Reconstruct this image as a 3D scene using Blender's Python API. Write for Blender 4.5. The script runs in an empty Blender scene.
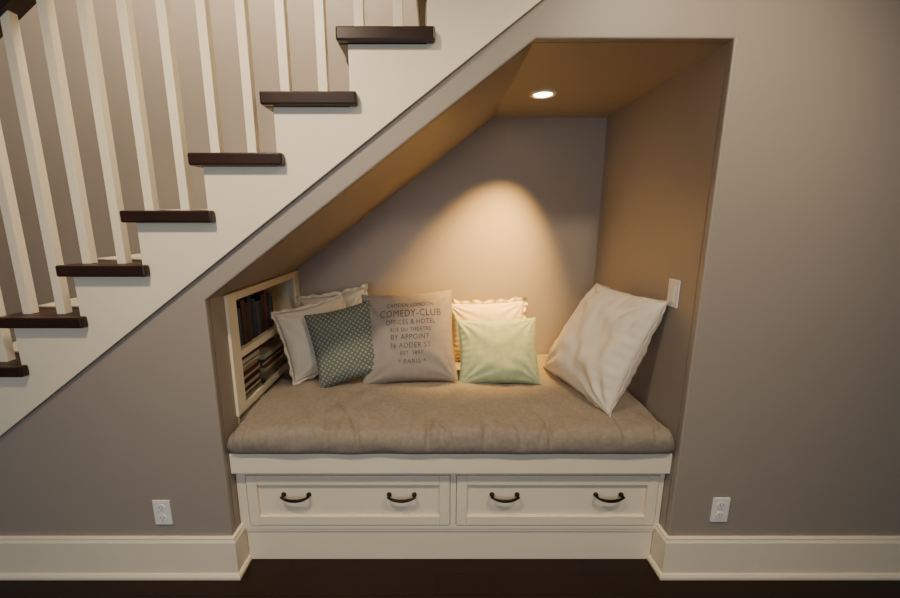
import bpy, bmesh, math, random
from mathutils import Vector, Matrix, noise
random.seed(4)
S = bpy.context.scene
COL = S.collection

# ---------------------------------------------------------------- materials
def mat(name, col, rough=0.6, var=0.06, scale=6.0, bump=0.0, bscale=200.0, spec=0.3, metal=0.0, col2=None):
    m = bpy.data.materials.new(name); m.use_nodes = True
    nt = m.node_tree; n = nt.nodes; l = nt.links
    b = n['Principled BSDF']
    b.inputs['Roughness'].default_value = rough
    b.inputs['Metallic'].default_value = metal
    b.inputs['Specular IOR Level'].default_value = spec
    tc = n.new('ShaderNodeTexCoord')
    nz = n.new('ShaderNodeTexNoise'); nz.inputs['Scale'].default_value = scale; nz.inputs['Detail'].default_value = 4
    l.new(tc.outputs['Object'], nz.inputs['Vector'])
    r = n.new('ShaderNodeValToRGB')
    c2 = col2 or tuple(c*(1-var*2) for c in col)
    r.color_ramp.elements[0].position = 0.3; r.color_ramp.elements[1].position = 0.7
    r.color_ramp.elements[0].color = (*c2, 1); r.color_ramp.elements[1].color = (*col, 1)
    l.new(nz.outputs['Fac'], r.inputs['Fac']); l.new(r.outputs['Color'], b.inputs['Base Color'])
    if bump > 0:
        n2 = n.new('ShaderNodeTexNoise'); n2.inputs['Scale'].default_value = bscale; n2.inputs['Detail'].default_value = 3
        l.new(tc.outputs['Object'], n2.inputs['Vector'])
        bp = n.new('ShaderNodeBump'); bp.inputs['Strength'].default_value = bump; bp.inputs['Distance'].default_value = 0.002
        l.new(n2.outputs['Fac'], bp.inputs['Height']); l.new(bp.outputs['Normal'], b.inputs['Normal'])
    return m

M_wall = mat('wall_paint_taupe', (.340,.294,.247), .45, .02, 1.5, .12, 260, .4)
M_ceil = mat('ceiling_paint', (.75,.71,.64), .8, .02)
M_white = mat('trim_paint_cream', (.88,.785,.60), .38, .02, 2, .04, 60, .45)
M_tread = mat('tread_dark_wood', (.030,.012,.008), .35, .2, 12, 0.05, 40, .35)
M_bronze = mat('oil_rubbed_bronze', (.02,.016,.013), .35, .1, 30, metal=.7)
M_carpet = mat('runner_wool', (.42,.36,.28), .95, .1, 80, .6, 300, .1)
M_plate = mat('switch_plastic', (.85,.83,.78), .35, .01)
M_slot = mat('slot_dark', (.03,.03,.03), .5, .01)
M_cush = mat('cushion_linen', (.31,.262,.21), .92, .10, 60, .7, 420, .12)

def floor_mat():
    m = bpy.data.materials.new('floor_dark_hardwood'); m.use_nodes = True
    nt = m.node_tree; n = nt.nodes; l = nt.links; b = n['Principled BSDF']
    tc = n.new('ShaderNodeTexCoord'); br = n.new('ShaderNodeTexBrick')
    br.inputs['Scale'].default_value = 1.0; br.inputs['Brick Width'].default_value = 1.3; br.inputs['Row Height'].default_value = .1
    br.inputs['Mortar Size'].default_value = .002
    br.inputs['Color1'].default_value = (.020,.007,.004,1); br.inputs['Color2'].default_value = (.032,.012,.007,1)
    br.inputs['Mortar'].default_value = (.004,.002,.002,1)
    nz = n.new('ShaderNodeTexNoise'); mp = n.new('ShaderNodeMapping'); mp.inputs['Scale'].default_value = (3,60,1)
    l.new(tc.outputs['Object'], mp.inputs['Vector']); l.new(mp.outputs[0], nz.inputs['Vector'])
    mx = n.new('ShaderNodeMixRGB'); mx.blend_type='MULTIPLY'; mx.inputs['Fac'].default_value=.6
    l.new(tc.outputs['Object'], br.inputs['Vector']); l.new(br.outputs['Color'], mx.inputs[1]); l.new(nz.outputs['Fac'], mx.inputs[2])
    l.new(mx.outputs[0], b.inputs['Base Color']); b.inputs['Roughness'].default_value=.38; b.inputs['Specular IOR Level'].default_value=.3
    return m
M_floor = floor_mat()

def fabric(name, c1, c2, kind='plain', pscale=40, bump=.5):
    m = bpy.data.materials.new(name); m.use_nodes = True
    nt = m.node_tree; n = nt.nodes; l = nt.links; b = n['Principled BSDF']
    b.inputs['Roughness'].default_value=.9; b.inputs['Specular IOR Level'].default_value=.12
    uv = n.new('ShaderNodeUVMap'); uv.uv_map = 'UVMap'
    mx = n.new('ShaderNodeMixRGB'); mx.inputs[1].default_value=(*c1,1); mx.inputs[2].default_value=(*c2,1)
    nz = n.new('ShaderNodeTexNoise'); nz.inputs['Scale'].default_value = 150 if kind=='plain' else 60
    l.new(uv.outputs[0], nz.inputs['Vector'])
    if kind == 'plain':
        l.new(nz.outputs['Fac'], mx.inputs['Fac'])
    elif kind == 'lattice':
        mp = n.new('ShaderNodeMapping'); mp.inputs['Rotation'].default_value=(0,0,math.radians(45)); mp.inputs['Scale'].default_value=(pscale,)*3
        l.new(uv.outputs[0], mp.inputs['Vector'])
        v = n.new('ShaderNodeTexVoronoi'); v.distance='MANHATTAN'; v.inputs['Randomness'].default_value=0; v.inputs['Scale'].default_value=1
        l.new(mp.outputs[0], v.inputs['Vector'])
        r = n.new('ShaderNodeValToRGB'); r.color_ramp.elements[0].position=.30; r.color_ramp.elements[1].position=.42
        r.color_ramp.elements[0].color=(1,1,1,1); r.color_ramp.elements[1].color=(0,0,0,1)
        l.new(v.outputs['Distance'], r.inputs['Fac']); l.new(r.outputs[0], mx.inputs['Fac'])
    elif kind == 'damask':
        v = n.new('ShaderNodeTexNoise'); v.inputs['Scale'].default_value=pscale; v.inputs['Distortion'].default_value=2.5
        l.new(uv.outputs[0], v.inputs['Vector'])
        r = n.new('ShaderNodeValToRGB'); r.color_ramp.elements[0].position=.42; r.color_ramp.elements[1].position=.58
        l.new(v.outputs['Fac'], r.inputs['Fac']); l.new(r.outputs[0], mx.inputs['Fac'])
    l.new(mx.outputs[0], b.inputs['Base Color'])
    n2 = n.new('ShaderNodeTexNoise'); n2.inputs['Scale'].default_value=350
    l.new(uv.outputs[0], n2.inputs['Vector'])
    bp = n.new('ShaderNodeBump'); bp.inputs['Strength'].default_value=bump; bp.inputs['Distance'].default_value=.002
    l.new(n2.outputs['Fac'], bp.inputs['Height']); l.new(bp.outputs[0], b.inputs['Normal'])
    return m
F_cream = fabric('pillow_cream_cotton', (.60,.53,.42), (.70,.63,.51))
F_white = fabric('pillow_ivory_linen', (.66,.59,.48), (.76,.69,.57))
F_green = fabric('pillow_green_trellis', (.125,.145,.12), (.30,.32,.26), 'lattice', 54)
F_taupe = fabric('pillow_natural_burlap', (.295,.255,.22), (.375,.33,.285))
F_sage = fabric('pillow_pale_sage', (.36,.44,.27), (.42,.48,.30), 'damask', 12)
F_yell = fabric('pillow_butter', (.68,.56,.32), (.76,.64,.38))
M_ink = mat('printed_ink', (.15,.115,.10), .9, .25, 90)

# ---------------------------------------------------------------- helpers
def empty(name):
    e = bpy.data.objects.new(name, None); COL.objects.link(e); e.empty_display_size=.1; return e
def link(name, me, mats, parent=None, smooth=False):
    o = bpy.data.objects.new(name, me); COL.objects.link(o)
    for m in (mats if isinstance(mats,(list,tuple)) else [mats]): me.materials.append(m)
    if smooth:
        for p in me.polygons: p.use_smooth=True
    if parent: o.parent = parent
    return o
def add_box(bm, x0,x1,y0,y1,z0,z1, mi=0):
    vs=[bm.verts.new(p) for p in [(x0,y0,z0),(x1,y0,z0),(x1,y1,z0),(x0,y1,z0),(x0,y0,z1),(x1,y0,z1),(x1,y1,z1),(x0,y1,z1)]]
    for f in [(0,3,2,1),(4,5,6,7),(0,1,5,4),(1,2,6,5),(2,3,7,6),(3,0,4,7)]:
        fc=bm.faces.new([vs[i] for i in f]); fc.material_index=mi
    return vs
def bev(o, w=.003, seg=2):
    md=o.modifiers.new('bevel','BEVEL'); md.width=w; md.segments=seg; md.limit_method='ANGLE'; return o
def boxes(name, lst, mats, parent=None, bevel=0.0):
    bm=bmesh.new()
    for b in lst: add_box(bm,*b)
    me=bpy.data.meshes.new(name); bm.to_mesh(me); bm.free()
    o=link(name,me,mats,parent)
    if bevel: bev(o,bevel)
    return o
def prism(name, poly, a0, a1, mats, parent=None, bevel=0.0, axis='Y'):
    bm=bmesh.new()
    def P(p,a): return (p[0],a,p[1]) if axis=='Y' else (a,p[0],p[1])
    f=[bm.verts.new(P(p,a0)) for p in poly]; g=[bm.verts.new(P(p,a1)) for p in poly]
    bm.faces.new(f); bm.faces.new(list(reversed(g)))
    n=len(poly)
    for i in range(n): bm.faces.new([f[i],g[i],g[(i+1)%n],f[(i+1)%n]])
    bmesh.ops.recalc_face_normals(bm, faces=bm.faces)
    me=bpy.data.meshes.new(name); bm.to_mesh(me); bm.free()
    o=link(name,me,mats,parent)
    if bevel: bev(o,bevel)
    return o
def add_tube(bm, pts, r, n=10, rs=None):
    rings=[]
    for i,p in enumerate(pts):
        p=Vector(p); a=Vector(pts[max(i-1,0)]); b=Vector(pts[min(i+1,len(pts)-1)])
        t=(b-a).normalized(); up=Vector((0,1,0)) if abs(t.y)<.9 else Vector((1,0,0))
        s=t.cross(up).normalized(); u=s.cross(t)
        rr=rs[i] if rs else r
        rings.append([bm.verts.new(p+(s*math.cos(2*math.pi*k/n)+u*math.sin(2*math.pi*k/n))*rr) for k in range(n)])
    for i in range(len(rings)-1):
        for k in range(n): bm.faces.new([rings[i][k],rings[i][(k+1)%n],rings[i+1][(k+1)%n],rings[i+1][k]])
    bm.faces.new(rings[0][::-1]); bm.faces.new(rings[-1])

# ---------------------------------------------------------------- dimensions
XL, XR, YB, ZC = -.867, .99, .97, 2.10
SL=.74
def strLow(x): return 1.437+SL*(x+.7)

# ---------------------------------------------------------------- room shell
RX0,RX1,RY0,RZ=-3.3,2.7,-4.2,2.8
boxes('floor',[(RX0,RX1,RY0,1.05,-.05,0)],M_floor)
boxes('ceiling',[(RX0,RX1,RY0,0,RZ,RZ+.06)],M_ceil)
boxes('ceiling_stairwell',[(RX0,RX1,0,1.05,3.8,3.86)],M_ceil)
prism('wall_front',[(-2.64,0),(XL,0),(XL,1.215),(.33,ZC),(XR,ZC),(XR,0),(RX1,0),(RX1,RZ),(1.142,RZ)],0,.03,M_wall,bevel=.006)
boxes('wall_front_upper',[(RX0,RX1,.0,.06,RZ+.06,3.8)],M_wall)
boxes('wall_back',[(RX0,RX1,YB,1.05,0,3.8)],M_wall)
boxes('wall_left',[(RX0-.06,RX0,RY0,1.05,0,3.8)],M_wall)
boxes('wall_right',[(RX1,RX1+.06,RY0,1.05,0,3.8)],M_wall)
boxes('wall_rear',[(RX0,-1.9,RY0-.08,RY0,0,RZ),(.6,RX1,RY0-.08,RY0,0,RZ),(-1.9,.6,RY0-.08,RY0,0,.8),(-1.9,.6,RY0-.08,RY0,2.3,RZ)],M_wall)
w=empty('window_1')
boxes('frame',[(-1.98,-1.9,RY0-.09,RY0+.02,.72,2.38),(.6,.68,RY0-.09,RY0+.02,.72,2.38),(-1.9,.6,RY0-.09,RY0+.02,2.3,2.38),(-1.9,.6,RY0-.09,RY0+.04,.72,.8),(-.68,-.62,RY0-.06,RY0-.02,.8,2.3)],M_white,w,.003)
# niche
boxes('wall_niche_right',[(XR,XR+.06,.03,YB,0,ZC)],M_wall)
boxes('ceiling_niche',[(.33,XR+.06,.03,YB,ZC,ZC+.04)],M_wall)
prism('ceiling_niche_slope',[(XL,1.215),(.33,ZC),(.33,ZC+.04),(XL-.06,1.215+.02)],.03,YB,M_wall)
SY0,SY1,SZ0,SZ1=.135,.965,.60,1.212
boxes('wall_niche_left',[(XL-.06,XL,.03,SY0,0,1.215),(XL-.06,XL,SY0,YB,0,SZ0)],M_wall)

# ---------------------------------------------------------------- baseboards
def baseboard(name, segs):
    prof=[(0,0),(.030,0),(.030,.012),(.024,.022),(.018,.024),(.018,.172),(.013,.182),(.013,.190),(0,.193)]
    bm=bmesh.new()
    pts=[Vector((a,b)) for a,b in segs]; rings=[]
    for i,p in enumerate(pts):
        ds=[]
        if i>0: ds.append((pts[i]-pts[i-1]).normalized())
        if i<len(pts)-1: ds.append((pts[i+1]-pts[i]).normalized())
        ns=[Vector((d.y,-d.x)) for d in ds]
        if len(ns)==2:
            m=(ns[0]+ns[1]).normalized(); m/=m.dot(ns[0])
        else: m=ns[0]
        rings.append([bm.verts.new((p.x+m.x*q[0],p.y+m.y*q[0],q[1])) for q in prof])
    for a,b in zip(rings,rings[1:]):
        for k in range(len(prof)): 
            k2=(k+1)%len(prof); bm.faces.new([a[k],b[k],b[k2],a[k2]])
    bm.faces.new(rings[0]); bm.faces.new(rings[-1][::-1])
    bmesh.ops.recalc_face_normals(bm,faces=bm.faces)
    me=bpy.data.meshes.new(name); bm.to_mesh(me); bm.free()
    return link(name,me,M_white)
BY=.08
baseboard('baseboard_left',[(-2.6,0),(XL,0),(XL,BY)])
baseboard('baseboard_right',[(XR,BY),(XR,0),(RX1,0)])

# ---------------------------------------------------------------- staircase
st=empty('staircase')
RUN,RISE=.2605,.192
def rx(k): return -.290-RUN*k
def tz(k): return 2.12-RISE*k
KS=list(range(10,-4,-1)); TH=.042
poly=[(rx(10),0)]
for k in KS:
    poly.append((rx(k),tz(k)-TH)); poly.append((rx(k-1),tz(k)-TH))
xe=poly[-1][0]; poly.append((xe,strLow(xe))); poly.append((-2.64,0))
prism('stringer',poly,-.014,.03,M_white,st,.002)
for k in KS:
    n=10-k+1
    x0=rx(k)-.033; x1=rx(k-1)+.027; z1=tz(k); z0=z1-TH
    boxes('tread_%d'%n,[(x0,rx(k-1)+.002,-.014,YB,z0,z1),(x0,x1,-.044,-.0141,z0,z1)],M_tread,st,.006)
    boxes('riser_%d'%n,[(rx(k),rx(k)+.02,.0305,YB,max(z1-RISE,0),z0)],M_white,st)
    boxes('runner_%d'%n,[(x0-.006,rx(k-1),.12,.90,z1,z1+.010),(x0-.008,x0,.12,.90,z0,z1+.010),(rx(k)-.008,rx(k),.12,.90,z1-RISE+.01,z0)],M_carpet,st,.004)
rl=empty('stair_railing')
GS=RISE/RUN
def nose(x): return 2.12+GS*(x+.323)
HB=.873
bm=bmesh.new(); BW=.0160
for k in range(10,-3,-1):
    for off in (.067,.197):
        x=rx(k)-.033+off; 
        if k==10 and off<.1: continue
        zt=nose(x)+HB+.005
        vs=add_box(bm,x-BW,x+BW,.012,.012+2*BW,tz(k),zt)
        for i in (4,7): vs[i].co.z-=BW*GS
        for i in (5,6): vs[i].co.z+=BW*GS
me=bpy.data.meshes.new('balusters'); bm.to_mesh(me); bm.free(); bev(link('balusters',me,M_white,rl),.002)
xa,xb=rx(10)+.06,.55
prof=[(-.03,0),(.03,0),(.034,.02),(.028,.045),(.015,.058),(-.015,.058),(-.028,.045),(-.034,.02)]
bm=bmesh.new(); R=[]
for x in (xa,xb): R.append([bm.verts.new((x,.0285+p[0],nose(x)+HB+p[1])) for p in prof])
for k in range(8): bm.faces.new([R[0][k],R[1][k],R[1][(k+1)%8],R[0][(k+1)%8]])
bm.faces.new(R[0]); bm.faces.new(R[1]); bmesh.ops.recalc_face_normals(bm,faces=bm.faces)
me=bpy.data.meshes.new('handrail'); bm.to_mesh(me); bm.free(); link('handrail',me,M_tread,rl)
nx=rx(10)+.02
boxes('newel_post',[(nx-.05,nx+.05,-.02,.08,tz(10),1.28),(nx-.06,nx+.06,-.03,.09,1.28,1.31),(nx-.045,nx+.045,-.015,.075,1.31,1.34),(nx-.058,nx+.058,-.028,.088,tz(10),tz(10)+.16)],M_white,rl,.004)

# ---------------------------------------------------------------- storage bench
be=empty('storage_bench')
E=.002
boxes('carcass',[(XL+E,XR-E,BY+.004,YB-E,0,.555)],M_white,be)
boxes('top_board',[(XL+E,XR-E,.035,BY+.003,.462,.555)],M_white,be,.004)
boxes('face_frame',[(XL+E,-.825,BY-.012,BY+.003,.165,.461),(.967,XR-E,BY-.012,BY+.003,.165,.461),(-.825,.967,BY-.012,BY+.003,.435,.461),
  (-.825,.967,BY-.012,BY+.003,.165,.185),(.063,.087,BY-.012,BY+.003,.185,.435)],M_white,be,.0015)
boxes('plinth',[(XL+.02,XR-.02,BY-.004,BY+.003,0,.150),(XL+.02,XR-.02,BY-.009,BY+.003,.150,.1645)],M_white,be,.002)
for i,(a,b) in enumerate([(-.822,.060),(.090,.964)]):
    z0,z1=.188,.432; f=.045
    boxes('drawer_front_%d'%(i+1),[(a,a+f,BY-.016,BY+.002,z0,z1),(b-f,b,BY-.016,BY+.002,z0,z1),(a+f,b-f,BY-.016,BY+.002,z0,z0+f),(a+f,b-f,BY-.016,BY+.002,z1-f,z1),
       (a+f,b-f,BY-.004,BY+.001,z0+f,z1-f)],M_white,be,.0025)
for i,x in enumerate([-.612,-.150,.300,.755]):
    bm=bmesh.new(); z=.334; y=BY-.004
    for sx in (-1,1):
        add_tube(bm,[(x+sx*.055,y,z),(x+sx*.055,y-.004,z),(x+sx*.055,y-.006,z),(x+sx*.055,y-.020,z),(x+sx*.055,y-.026,z)],.006,12,[.011,.011,.007,.006,.004])
    pts=[];rs=[]
    for j in range(17):
        t=j/16*2-1
        pts.append((x+t*.062, y-.022-.008*(1-t*t), z+.003-.014*(1-abs(t)**2.4))); rs.append(.004+.003*(1-t*t))
    add_tube(bm,pts,.005,10,rs)
    me=bpy.data.meshes.new('h'); bm.to_mesh(me); bm.free(); link('drawer_pull_%d'%(i+1),me,M_bronze,be,True)

# ---------------------------------------------------------------- bench cushion
CZ0,CZ1=.557,.668
def cushion():
    bm=bmesh.new(); x0,x1=XL+.004,XR-.003; y0,y1=.006,YB-.008
    NX=360; prof=[]
    prof.append((y0+.03,CZ0))
    for j in range(11):
        a=-math.pi/2+ j/10*math.pi
        c=math.cos(a); c=c**.75 if c>0 else 0
        prof.append((y0+.038-.038*c, (CZ0+CZ1)/2+(CZ1-CZ0)/2*math.sin(a)))
    NY=46
    for j in range(1,NY+1): prof.append((y0+.038+(y1-y0-.038)*(j/NY)**1.25, CZ1))
    prof.append((y1,CZ0))
    rows=[]
    rnd=random.Random(9); puck=[]; xx=x0+.04
    while xx<x1: puck.append((xx,rnd.uniform(.5,1.9),rnd.uniform(.06,.30),rnd.uniform(-.5,.5),rnd.uniform(.006,.014))); xx+=rnd.uniform(.03,.14)
    for i in range(NX+1):
        x=x0+(x1-x0)*i/NX; e=min(x-x0,x1-x)/.04; ed=1-(1-min(e,1))**2
        row=[]
        for (y,z) in prof:
            top=(z-CZ0)/(CZ1-CZ0)
            dz=0;dy=0
            dist=max(y-y0,0)
            for (px,a,ln,sk,wd_) in puck:
                cx=px+sk*dist+.01*math.sin(dist*20+px*40)
                g=math.exp(-((x-cx)/(wd_*(1+dist*2)))**2)
                dz-=a*.010*g*math.exp(-(dist/ln)**2)*top
                if dist<.06: dy+=a*.006*g*top
            dz+=.012*(noise.noise(Vector((x*3,y*3,0))))*top
            dz+=.010*(noise.noise(Vector((x*13,y*9,3))))*top
            dz+=.016*math.sin(math.pi*min(dist/.9,1))*top
            dy+=.006*noise.noise(Vector((x*7,z*18,9)))*(1 if dist<.05 else 0)
            zz=CZ0+(z-CZ0)*(.6+.4*ed)+dz*ed
            row.append(bm.verts.new((x,y+max(dy,-.004)+(1-ed)*.02*(dist<.05),max(zz,CZ0))))
        rows.append(row)
    for a,b in zip(rows,rows[1:]):
        n=len(a)
        for k in range(n): bm.faces.new([a[k],b[k],b[(k+1)%n],a[(k+1)%n]])
    bm.faces.new(rows[0]); bm.faces.new(rows[-1][::-1])
    bmesh.ops.recalc_face_normals(bm,faces=bm.faces)
    me=bpy.data.meshes.new('bench_cushion'); bm.to_mesh(me); bm.free()
    return link('bench_cushion',me,M_cush,None,True)
cushion()

# ---------------------------------------------------------------- pillows
def psurf(u,v,W,H,T,seed,conc=.07,wr=1.0,tl=0.0):
    x=W/2*u*(1-conc*(1-v*v)*abs(u)**3); z=H/2*v*(1-conc*(1-u*u)*abs(v)**3)
    x+=tl*W*(v*.5+.5)*(.5-u*.5)
    b=max((1-abs(u)**2.4)*(1-abs(v)**2.4),0)**.5
    n1=noise.noise(Vector((x*5,z*5,seed)))*.16
    cr=0
    for cu,cv in ((-1,-1),(1,-1),(1,1),(-1,1)):
        du,dv=u-cu,v-cv; d=math.hypot(du,dv); a=math.atan2(dv,du)
        cr+=math.sin(a*14+seed*3+cu*2+cv+2*noise.noise(Vector((d*2,a,seed))))*math.exp(-(d/.75)**2)*min(d*3,1)*.08
    n2=noise.noise(Vector((x*11,z*11,seed+5)))*.07
    n3=noise.noise(Vector((x*24+3*z,z*14,seed+9)))*.035
    edge=math.sin((u if abs(v)>abs(u) else v)*34+seed)*.035*(max(abs(u),abs(v))**6)
    return x,z,T/2*b*(1+wr*(n1+n2+n3+cr+edge))
def pillow(W,H,T,m,loc,yaw=0,tilt=0,roll=0,seed=1.0,flange=0.0,conc=.07,ruffle=.0,wr=1.0,tl=0.0,xmin=None,xmax=None,ymax=None,extra=None):
    bm=bmesh.new(); uvl=bm.loops.layers.uv.new('UVMap'); N=80
    def coord(i): 
        t=i/N*2-1; return math.sin(t*math.pi/2)*.35+t*.65
    grids={}
    for side in (-1,1):
        for i in range(N+1):
            for j in range(N+1):
                u,v=coord(i),coord(j)
                if side==1 and (i in(0,N) or j in(0,N)): grids[(1,i,j)]=grids[(-1,i,j)]; continue
                x,z,y=psurf(u,v,W,H,T,seed+(0 if side<0 else 7),conc,wr,tl)
                grids[(side,i,j)]=bm.verts.new((x,side*y,z))
    for side in (-1,1):
        for i in range(N):
            for j in range(N):
                q=[grids[(side,i,j)],grids[(side,i+1,j)],grids[(side,i+1,j+1)],grids[(side,i,j+1)]]
                if side==1: q.reverse()
                try: bm.faces.new(q)
                except: pass
    ring=[(i,0) for i in range(N)]+[(N,j) for j in range(N)]+[(i,N) for i in range(N,0,-1)]+[(0,j) for j in range(N,0,-1)]
    if flange>0:
        steps=3; rings=[[grids[(-1,a,b)] for a,b in ring]]; nn=len(ring)
        for s in range(1,steps+1):
            rg=[]
            for idx,(a,b) in enumerate(ring):
                c=grids[(-1,a,b)].co; u,v=coord(a),coord(b)
                d=Vector((1 if u>.98 else -1 if u<-.98 else u*.15,0,1 if v>.98 else -1 if v<-.98 else v*.15))
                f=flange*s/steps
                wy=ruffle*s/steps*(math.sin(idx*.62+seed)+.6*math.sin(idx*.27+2*seed))
                fl=f*(1+.22*math.sin(idx*.31+seed)*(ruffle>0)+.14*math.sin(idx*.53+seed*2)*(ruffle>0))
                rg.append(bm.verts.new((c.x+d.x*fl,c.y+wy,c.z+d.z*fl)))
            rings.append(rg)
        for a,b in zip(rings,rings[1:]):
            for k in range(nn): bm.faces.new([a[k],a[(k+1)%nn],b[(k+1)%nn],b[k]])
    else:
        pts=[grids[(-1,a,b)].co.copy() for a,b in ring]; r=.0035; rings=[]
        for k,p in enumerate(pts):
            t=(pts[(k+1)%len(pts)]-pts[k-1]).normalized(); s=t.cross(Vector((0,1,0))).normalized(); 
            rings.append([bm.verts.new(p+(s*math.cos(a)+Vector((0,1,0))*math.sin(a))*r) for a in [q*math.pi/3 for q in range(6)]])
        for k in range(len(rings)):
            a=rings[k]; b=rings[(k+1)%len(rings)]
            for q in range(6): bm.faces.new([a[q],a[(q+1)%6],b[(q+1)%6],b[q]])
    for f in bm.faces:
        for lp in f.loops: lp[uvl].uv=(lp.vert.co.x,lp.vert.co.z)
    bmesh.ops.recalc_face_normals(bm,faces=bm.faces)
    me=bpy.data.meshes.new('throw_pillow'); bm.to_mesh(me); bm.free()
    o=link('throw_pillow',me,m,None,True)
    rd=math.radians
    Mx=Matrix.Translation(loc)@Matrix.Rotation(rd(yaw),4,'Z')@Matrix.Rotation(rd(-tilt),4,'X')@Matrix.Rotation(rd(-roll),4,'Y')
    cs=[Mx@v.co for v in me.vertices]
    d=Vector((0,0,CZ1+.002-min(c.z for c in cs)))
    if xmin is not None: d.x=max(0,xmin-min(c.x for c in cs))
    if xmax is not None: d.x=min(0,xmax-max(c.x for c in cs))
    if ymax is not None: d.y=min(0,ymax-max(c.y for c in cs))
    Mx=Matrix.Translation(d)@Mx
    c=Mx.translation.copy()
    Rm=Matrix.Translation(-c)@Mx
    me.transform(Rm); o.location=c
    if extra: 
        extra.data.transform(Rm); extra.parent=o
    return o

def ptext(lines,W,H,T,seed):
    bm=bmesh.new()
    for (txt,size,z,xs) in lines:
        cu=bpy.data.curves.new('t','FONT'); cu.body=txt; cu.size=size; cu.align_x='CENTER'; cu.space_character=1.12; cu.resolution_u=3
        o=bpy.data.objects.new('t',cu); COL.objects.link(o)
        bpy.context.view_layer.update()
        dg=bpy.context.evaluated_depsgraph_get(); me=bpy.data.meshes.new_from_object(o.evaluated_get(dg))
        b2=bmesh.new(); b2.from_mesh(me)
        bmesh.ops.subdivide_edges(b2,edges=[e for e in b2.edges if e.calc_length()>.010],cuts=2)
        bmesh.ops.triangulate(b2,faces=b2.faces)
        mp={}
        for v in b2.verts:
            x=v.co.x*xs+.022; zz=v.co.y+z; u=max(-.98,min(.98,x/(W/2))); vv=max(-.98,min(.98,zz/(H/2)))
            for _ in range(4):
                sx,sz,y=psurf(u,vv,W,H,T,seed); u+=(x-sx)/(W/2); vv+=(zz-sz)/(H/2)
            sx,sz,y=psurf(u,vv,W,H,T,seed)
            mp[v]=bm.verts.new((x,-y-.0025,zz))
        for f in b2.faces:
            try: bm.faces.new([mp[v] for v in f.verts])
            except: pass
        b2.free(); bpy.data.objects.remove(o); bpy.data.meshes.remove(me)
    me=bpy.data.meshes.new('printed_lettering'); bm.to_mesh(me); bm.free()
    return link('printed_lettering',me,M_ink)
lt=ptext([('CAMDEN LONDON',.030,.150,.85),('COMEDY-CLUB',.052,.098,.80),('OFFICES & HOTEL',.036,.058,.80),('RUE DU THEATRE',.028,.022,.85),('BY APPOINT.',.036,-.018,.9),('36 ADDER ST.',.036,-.060,.9),('EST. 1897',.028,-.096,.9),('* PARIS *',.032,-.140,1)],.49,.48,.17,4.4)

FX=XL+.012
p_left = pillow(.37,.37,.14,F_cream,(-.70,.60,.87),yaw=34,tilt=20,roll=8,seed=1.3,flange=.015,ruffle=.006,wr=1.7,xmin=FX+.003)
p_behind = pillow(.385,.375,.13,F_cream,(-.59,.82,.9),yaw=4,tilt=12,roll=9,seed=2.1,flange=.020,ruffle=.007,wr=1.5,ymax=YB-.004)
p_green = pillow(.34,.385,.14,F_green,(-.468,.50,.86),yaw=8,tilt=18,roll=12,seed=3.7,wr=1.3)
p_text = pillow(.49,.48,.17,F_taupe,(-.145,.54,.9),yaw=-3,tilt=21,roll=4,seed=4.4,extra=lt)
p_yell = pillow(.45,.335,.13,F_yell,(.310,.83,.88),yaw=-3,tilt=12,roll=3,seed=5.2,flange=.022,ruffle=.008,wr=1.5,ymax=YB-.004)
p_sage = pillow(.425,.35,.15,F_sage,(.330,.54,.84),yaw=-2,tilt=28,roll=2,seed=6.6,wr=1.4)
p_big = pillow(.575,.545,.21,F_white,(.85,.43,.92),yaw=-76,tilt=25,roll=-1,seed=8.1,conc=.05,flange=.006,ruffle=.002,wr=2.1,tl=.17,xmax=XR-.002)

# ---------------------------------------------------------------- built-in bookshelf
bk=empty('built_in_bookshelf')
XI=XL-.27
boxes('surround',[(XI,XL-.001,SY0,SY0+.018,SZ0,SZ1),(XI,XL-.001,SY1-.02,SY1,SZ0,SZ1),(XI,XL-.001,SY0,SY1,SZ0-.0,SZ0+.018),(XI,XL-.001,SY0,SY1,SZ1-.012,SZ1),(XI-.012,XI,SY0,SY1,SZ0,SZ1),
   (XI,XL-.004,SY0+.018,SY1-.02,.925,.945)],M_white,bk)
boxes('face_frame',[(XL,FX,SY0-.008,SY0+.065,SZ0+.075,SZ1),(XL,FX,SY1-.07,SY1,SZ0+.075,SZ1),(XL,FX,SY0+.065,SY1-.07,SZ1-.035,SZ1),(XL,FX,SY0+.065,SY1-.07,.918,.950),(XL,FX,SY0+.065,SY1-.07,SZ0+.075,SZ0+.11)],M_white,bk,.002)
bcols=[(.07,.03,.02),(.04,.04,.06),(.20,.05,.03),(.30,.24,.17),(.06,.09,.14),(.12,.10,.09),(.45,.38,.30)]
BM=[mat('book_cover_%d'%i,c,.5,.1,30) for i,c in enumerate(bcols)]+[mat('book_pages',(.6,.54,.44),.9,.1,90)]
bm=bmesh.new(); rnd=random.Random(5)
y=SY0+.03
while y<.66:
    t=rnd.uniform(.018,.04); h=rnd.uniform(.16,.222); d=rnd.uniform(.14,.18); mi=rnd.choice([0,1,2,4,5,1,0])
    x1=XL-.02-rnd.uniform(0,.02); z=.946
    add_box(bm,x1-d,x1,y,y+.003,z,z+h,mi); add_box(bm,x1-d,x1,y+t-.003,y+t,z,z+h,mi); add_box(bm,x1-.003,x1,y+.003,y+t-.003,z,z+h,mi)
    add_box(bm,x1-d+.004,x1-.003,y+.003,y+t-.003,z+.004,z+h-.004,7); y+=t+.001
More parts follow.
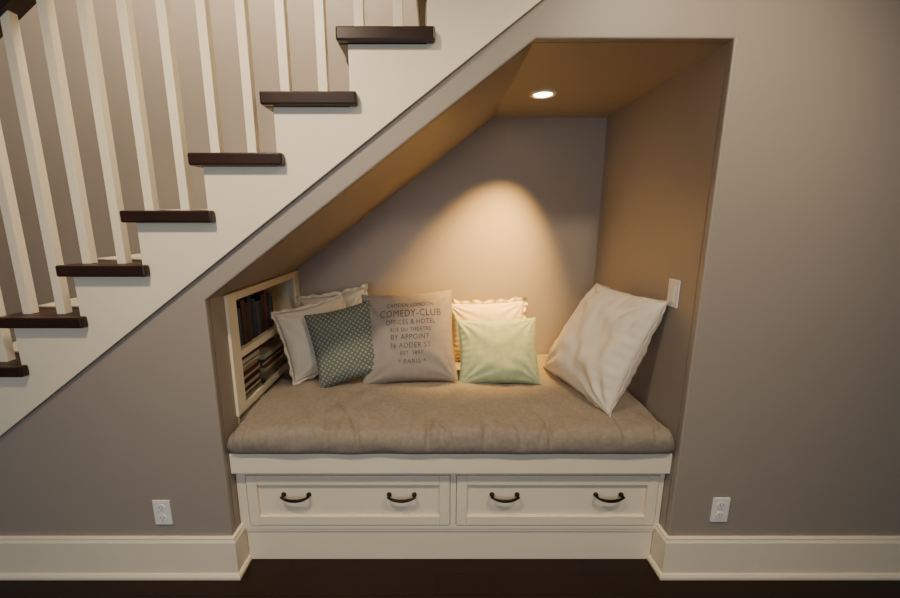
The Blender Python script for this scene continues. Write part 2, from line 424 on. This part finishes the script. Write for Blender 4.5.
for (ya,yb,zt) in [(SY0+.04,.45,.87),(.47,.76,.83)]:
    z=SZ0+.019
    while z<zt:
        t=rnd.uniform(.010,.026); mi=rnd.choice([0,3,6,4,5,3,2,6]); x1=XL-.015-rnd.uniform(0,.02); a=ya+rnd.uniform(0,.02); b=yb-rnd.uniform(0,.03)
        add_box(bm,x1-.2,x1,a,b,z,z+.002,mi); add_box(bm,x1-.2,x1,a,b,z+t-.002,z+t,mi); add_box(bm,x1-.2,x1-.001,a,a+.002,z+.002,z+t-.002,mi)
        add_box(bm,x1-.198,x1-.003,a+.002,b-.002,z+.002,z+t-.002,7 if rnd.random()<.6 else mi); z+=t+.0005
me=bpy.data.meshes.new('shelf_books'); bm.to_mesh(me); bm.free(); link('shelf_books',me,BM)

# ---------------------------------------------------------------- outlets / switch
def outlet(x,z):
    e=empty('wall_outlet'); e.location=(x,0,z)
    boxes('cover_plate',[(-.036,.036,-.006,0,-.058,.058)],M_plate,e,.003)
    for s in (-1,1):
        bm=bmesh.new(); add_tube(bm,[(0,-.0061,s*.024),(0,-.009,s*.024)],.017,20)
        me=bpy.data.meshes.new('r'); bm.to_mesh(me); bm.free(); link('receptacle_%d'%(s+2),me,M_plate,e)
        boxes('slots_%d'%(s+2),[(-.0075,-.0055,-.0095,-.0088,s*.024-.002,s*.024+.007),(.0055,.0075,-.0095,-.0088,s*.024-.002,s*.024+.007),(-.002,.002,-.0095,-.0088,s*.024-.010,s*.024-.006)],M_slot,e)
outlet(-1.147,.31); outlet(1.19,.322)
sw=empty('light_switch'); sw.location=(XR,.16,1.215)
boxes('cover_plate',[(-.006,0,-.036,.036,-.058,.058)],M_plate,sw,.003)
boxes('rocker',[(-.010,-.0062,-.016,.016,-.033,.033)],M_plate,sw,.002)

# ---------------------------------------------------------------- lights
em=bpy.data.materials.new('lamp_glow'); em.use_nodes=True; nb=em.node_tree.nodes['Principled BSDF']
nb.inputs['Emission Color'].default_value=(1,.85,.6,1); nb.inputs['Emission Strength'].default_value=20
def downlight(name,LX,LY,Z):
    rc=empty(name)
    bm=bmesh.new(); n=40
    prof=[(.062,Z-.0005),(.060,Z-.006),(.050,Z-.007),(.044,Z-.003),(.041,Z-.0005)]
    R=[[bm.verts.new((LX+r*math.cos(2*math.pi*k/n),LY+r*math.sin(2*math.pi*k/n),z)) for k in range(n)] for r,z in prof]
    for a,b in zip(R,R[1:]):
        for k in range(n): bm.faces.new([a[k],a[(k+1)%n],b[(k+1)%n],b[k]])
    me=bpy.data.meshes.new('trim'); bm.to_mesh(me); bm.free(); link('trim_ring',me,M_white,rc,True)
    bm=bmesh.new(); add_tube(bm,[(LX,LY,Z-.0035),(LX,LY,Z-.0005)],.042,32); me=bpy.data.meshes.new('lens'); bm.to_mesh(me); bm.free(); link('lens',me,em,rc)
LX,LY=.506,.558
downlight('recessed_ceiling_light',LX,LY,ZC)
def light(name,kind,loc,target,energy,col,**kw):
    d=bpy.data.lights.new(name,kind); d.energy=energy; d.color=col
    for k,v in kw.items(): setattr(d,k,v)
    o=bpy.data.objects.new(name,d); o.location=loc
    o.rotation_euler=(Vector(target)-Vector(loc)).to_track_quat('-Z','Y').to_euler(); COL.objects.link(o); return o
light('recessed_spot','SPOT',(LX,LY,ZC-.02),(.27,.93,1.02),420,(1,.55,.13),spot_size=math.radians(64),spot_blend=1,shadow_soft_size=.035)
light('window_daylight','AREA',(-.65,RY0+.05,1.55),(-.65,0,1.5),40,(.82,.89,1),shape='RECTANGLE',size=2.4,size_y=1.4)
for i,(x,y,e) in enumerate([(-.75,-1.0,185),(1.0,-1.05,150)]):  # unseen warm downlights, beams shaped to darken the corners like lens vignetting
    downlight('recessed_ceiling_light',x,y,RZ)
    light('ceiling_spot_%d'%(i+1),'SPOT',(x,y,RZ-.02),(x*.75,0,1.42),e,(1,.80,.54),spot_size=math.radians(94),spot_blend=1,shadow_soft_size=.10)
light('stairwell_fill','AREA',(-1.0,.5,3.75),(-1.0,.5,0),95,(1,.84,.62),shape='RECTANGLE',size=1.5,size_y=.5)  # unseen fill lamp added to brighten the stairwell

wd=bpy.data.worlds.new('world'); S.world=wd; wd.use_nodes=True
wd.node_tree.nodes['Background'].inputs[0].default_value=(.6,.75,1,1); wd.node_tree.nodes['Background'].inputs[1].default_value=.6

# ---------------------------------------------------------------- camera
cd=bpy.data.cameras.new('camera'); cam=bpy.data.objects.new('camera',cd); COL.objects.link(cam)
cam.location=(0,-1.42,1.5); cam.rotation_euler=(math.radians(90-11.1),0,0)
cd.sensor_width=36; cd.lens=15.44; cd.shift_x=14/900; cd.clip_start=.02
S.camera=cam
